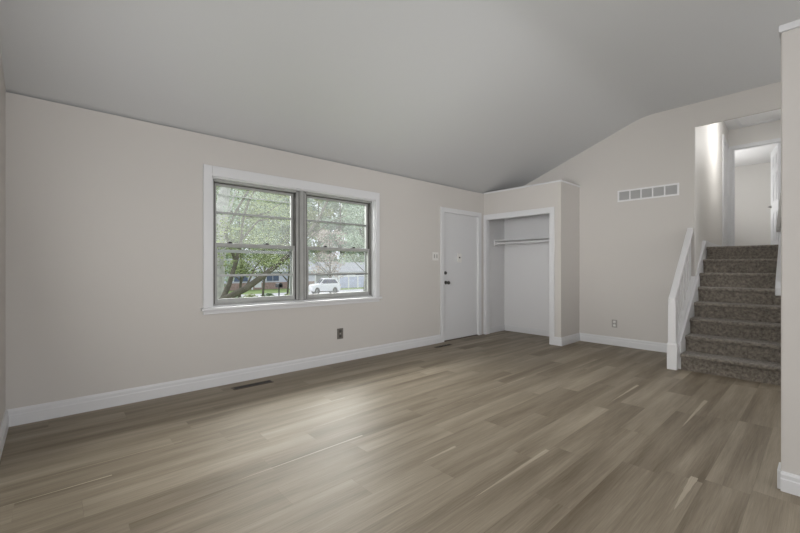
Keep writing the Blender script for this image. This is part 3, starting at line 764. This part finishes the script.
# white car
CARW = plain('car_white', (.80, .80, .86), .25); TYRE = plain('tyre', (.03, .03, .035), .8); RIM = plain('rim', (.45, .45, .5), .35, .6); CARG = plain('car_glass', (.05, .055, .11), .1); CARD = plain('car_trim', (.05, .05, .06), .6)
RED = plain('tail_lamp', (.4, .04, .04), .3)
cp = at(324.3, 293.6, 32.7); 
t = thing('parked_suv', 'white parked SUV seen through the right window', 'car', (cp.x, cp.y, gz(cp.y)-.02))
def cpart(m, name, mat, par, bev=0, sm=True):
    o = m.build(name, mat, None, bev, sm); o.parent = par; return o
# local: x = along (front -x), y = width, z up
bodyp = [(-2.15, .42), (-2.2, .62), (-2.12, .86), (-1.9, .97), (-1.0, 1.06), (1.9, 1.10), (2.15, 1.02), (2.2, .6), (2.15, .40)]
def arch(cx): return [(cx+.40*math.cos(a), .34+.40*math.sin(a)) for a in [PI*k/8 for k in range(0, 9)]]
bot = [(1.85, .30)] + [p for p in arch(1.36) if p[1] >= .34] + [(.92, .28), (-.92, .28)] + arch(-1.36) + [(-1.85, .30)]
body = cpart(MB().prism(bodyp + bot, 'y', -.89, .89), 'body', CARW, t, .03)
roofp = [(-1.05, 1.05), (-.35, 1.56), (-.1, 1.62), (1.3, 1.60), (1.75, 1.50), (2.08, 1.06)]
q = MB(); n = len(roofp)
vs = [(x, -.84 + max(0, z-1.05)*.28, z) for x, z in roofp] + [(x, .84 - max(0, z-1.05)*.28, z) for x, z in roofp]
q.add(vs, [tuple(range(n)), tuple(range(2*n-1, n-1, -1))]+[(i, i+n, (i+1) % n+n, (i+1) % n) for i in range(n)])
cpart(q, 'cabin', CARW, t, .03)
for s in (-1, 1):
    v = [(x, s*(.846-(z-1.05)*.28), z) for x, z in [(-.84, 1.10), (-.30, 1.51), (1.42, 1.51), (1.84, 1.12)]]; w = [(x, yy+s*.005, z) for x, yy, z in v]
    cpart(MB().add(v+w, [(0,1,2,3),(7,6,5,4),(0,4,5,1),(1,5,6,2),(2,6,7,3),(3,7,4,0)]), 'window_surround', CARD, t)
    for poly in ([(-.78, 1.12), (-.28, 1.48), (.12, 1.52), (.12, 1.12)], [(.2, 1.12), (.2, 1.52), (.95, 1.51), (1.05, 1.12)], [(1.13, 1.12), (1.05, 1.50), (1.4, 1.47), (1.78, 1.14)]):
        v = [(x, s*(.846-(z-1.05)*.28), z) for x, z in poly]; w = [(x, yy+s*.012, z) for x, yy, z in v]; k = len(poly)
        cpart(MB().add(v+w, [tuple(range(k)), tuple(range(2*k-1, k-1, -1))]+[(i, i+k, (i+1) % k+k, (i+1) % k) for i in range(k)]), 'side_window', CARG, t)
for pa, pb in (((-.99, 1.1), (-.40, 1.53)), ((2.07, 1.10), (1.80, 1.47))):
    sg = -1 if pa[0] < 0 else 1
    v = [(pa[0], -.74, pa[1]), (pa[0], .74, pa[1]), (pb[0], .66, pb[1]), (pb[0], -.66, pb[1])]
    w = [(x+sg*.02, y, z+.012) for x, y, z in v]
    cpart(MB().add(v+w, [(0,1,2,3),(7,6,5,4),(0,4,5,1),(1,5,6,2),(2,6,7,3),(3,7,4,0)]), 'windscreen', CARG, t)
for cx in (-1.36, 1.36):
    for s in (-1, 1):
        wh = cpart(MB().lathe([(.20, -.11), (.33, -.11), (.35, -.07), (.35, .07), (.33, .11), (.20, .11)], (cx, s*.79, .35), 'y', 24), 'wheel', TYRE, t)
        cpart(MB().lathe([(.21, -.02), (.21, .02), (.06, .035)], (cx, s*.79+s*.09, .35), 'y', 20), 'rim', RIM, wh)
cpart(MB().box(-1.9, 1.9, -.9, -.86, .26, .36).box(-1.9, 1.9, .86, .9, .26, .36), 'side_trim', CARD, t)
for s in (-1, 1):
    cpart(MB().box(-2.16, -2.0, s*.6, s*.84, .78, .88), 'headlamp', RIM, t); cpart(MB().box(2.05, 2.2, s*.6, s*.88, .85, .98), 'tail_lamp', RED, t)
    cpart(MB().box(-.78, -.62, s*.88, s*1.02, 1.06, 1.18), 'wing_mirror', CARW, t, .02)
t.rotation_euler.z = math.radians(-16); t.scale = (.71, 1, 1.08)

# mailbox, bushes
mp = at(279, 286, 26)
t = thing('mailbox', 'dark mailbox on a post at the edge of the lawn', 'mailbox', (mp.x, 26, gz(26)))
MB().cyl((mp.x, 26, gz(26)-.1), (mp.x, 26, mp.z), .05).build('post', CARD, t)
MB().box(mp.x-.17, mp.x+.17, 25.7, 26.3, mp.z-.12, mp.z+.10).cyl((mp.x, 25.7, mp.z+.10), (mp.x, 26.3, mp.z+.10), .17, n=20).build('box', CARD, t)
for u, y, r, mt, lab in ((236, 27, .55, LEAF_B, 'small green bush by the street, left of the leaning trunk'), (252, 27.5, .6, LEAF_A, 'yellow green bush by the street under the leaning trunk'), (268, 28, .5, LEAF_B, 'small green bush by the street, left of the mailbox'), (290, 24.2, .45, LEAF_A, 'yellow green bush by the street, right of the mailbox')):
    p = at(u, 294, y); z = gz(y)
    t = thing('bush', lab, 'bush', (p.x, y, z))
    raw(leaves([((p.x+rnd.uniform(-.2, .2), y, z+.35), (r*.9, r, .4)) for _ in range(4)], 420, .10, rnd, .8), 'foliage', mt, t)
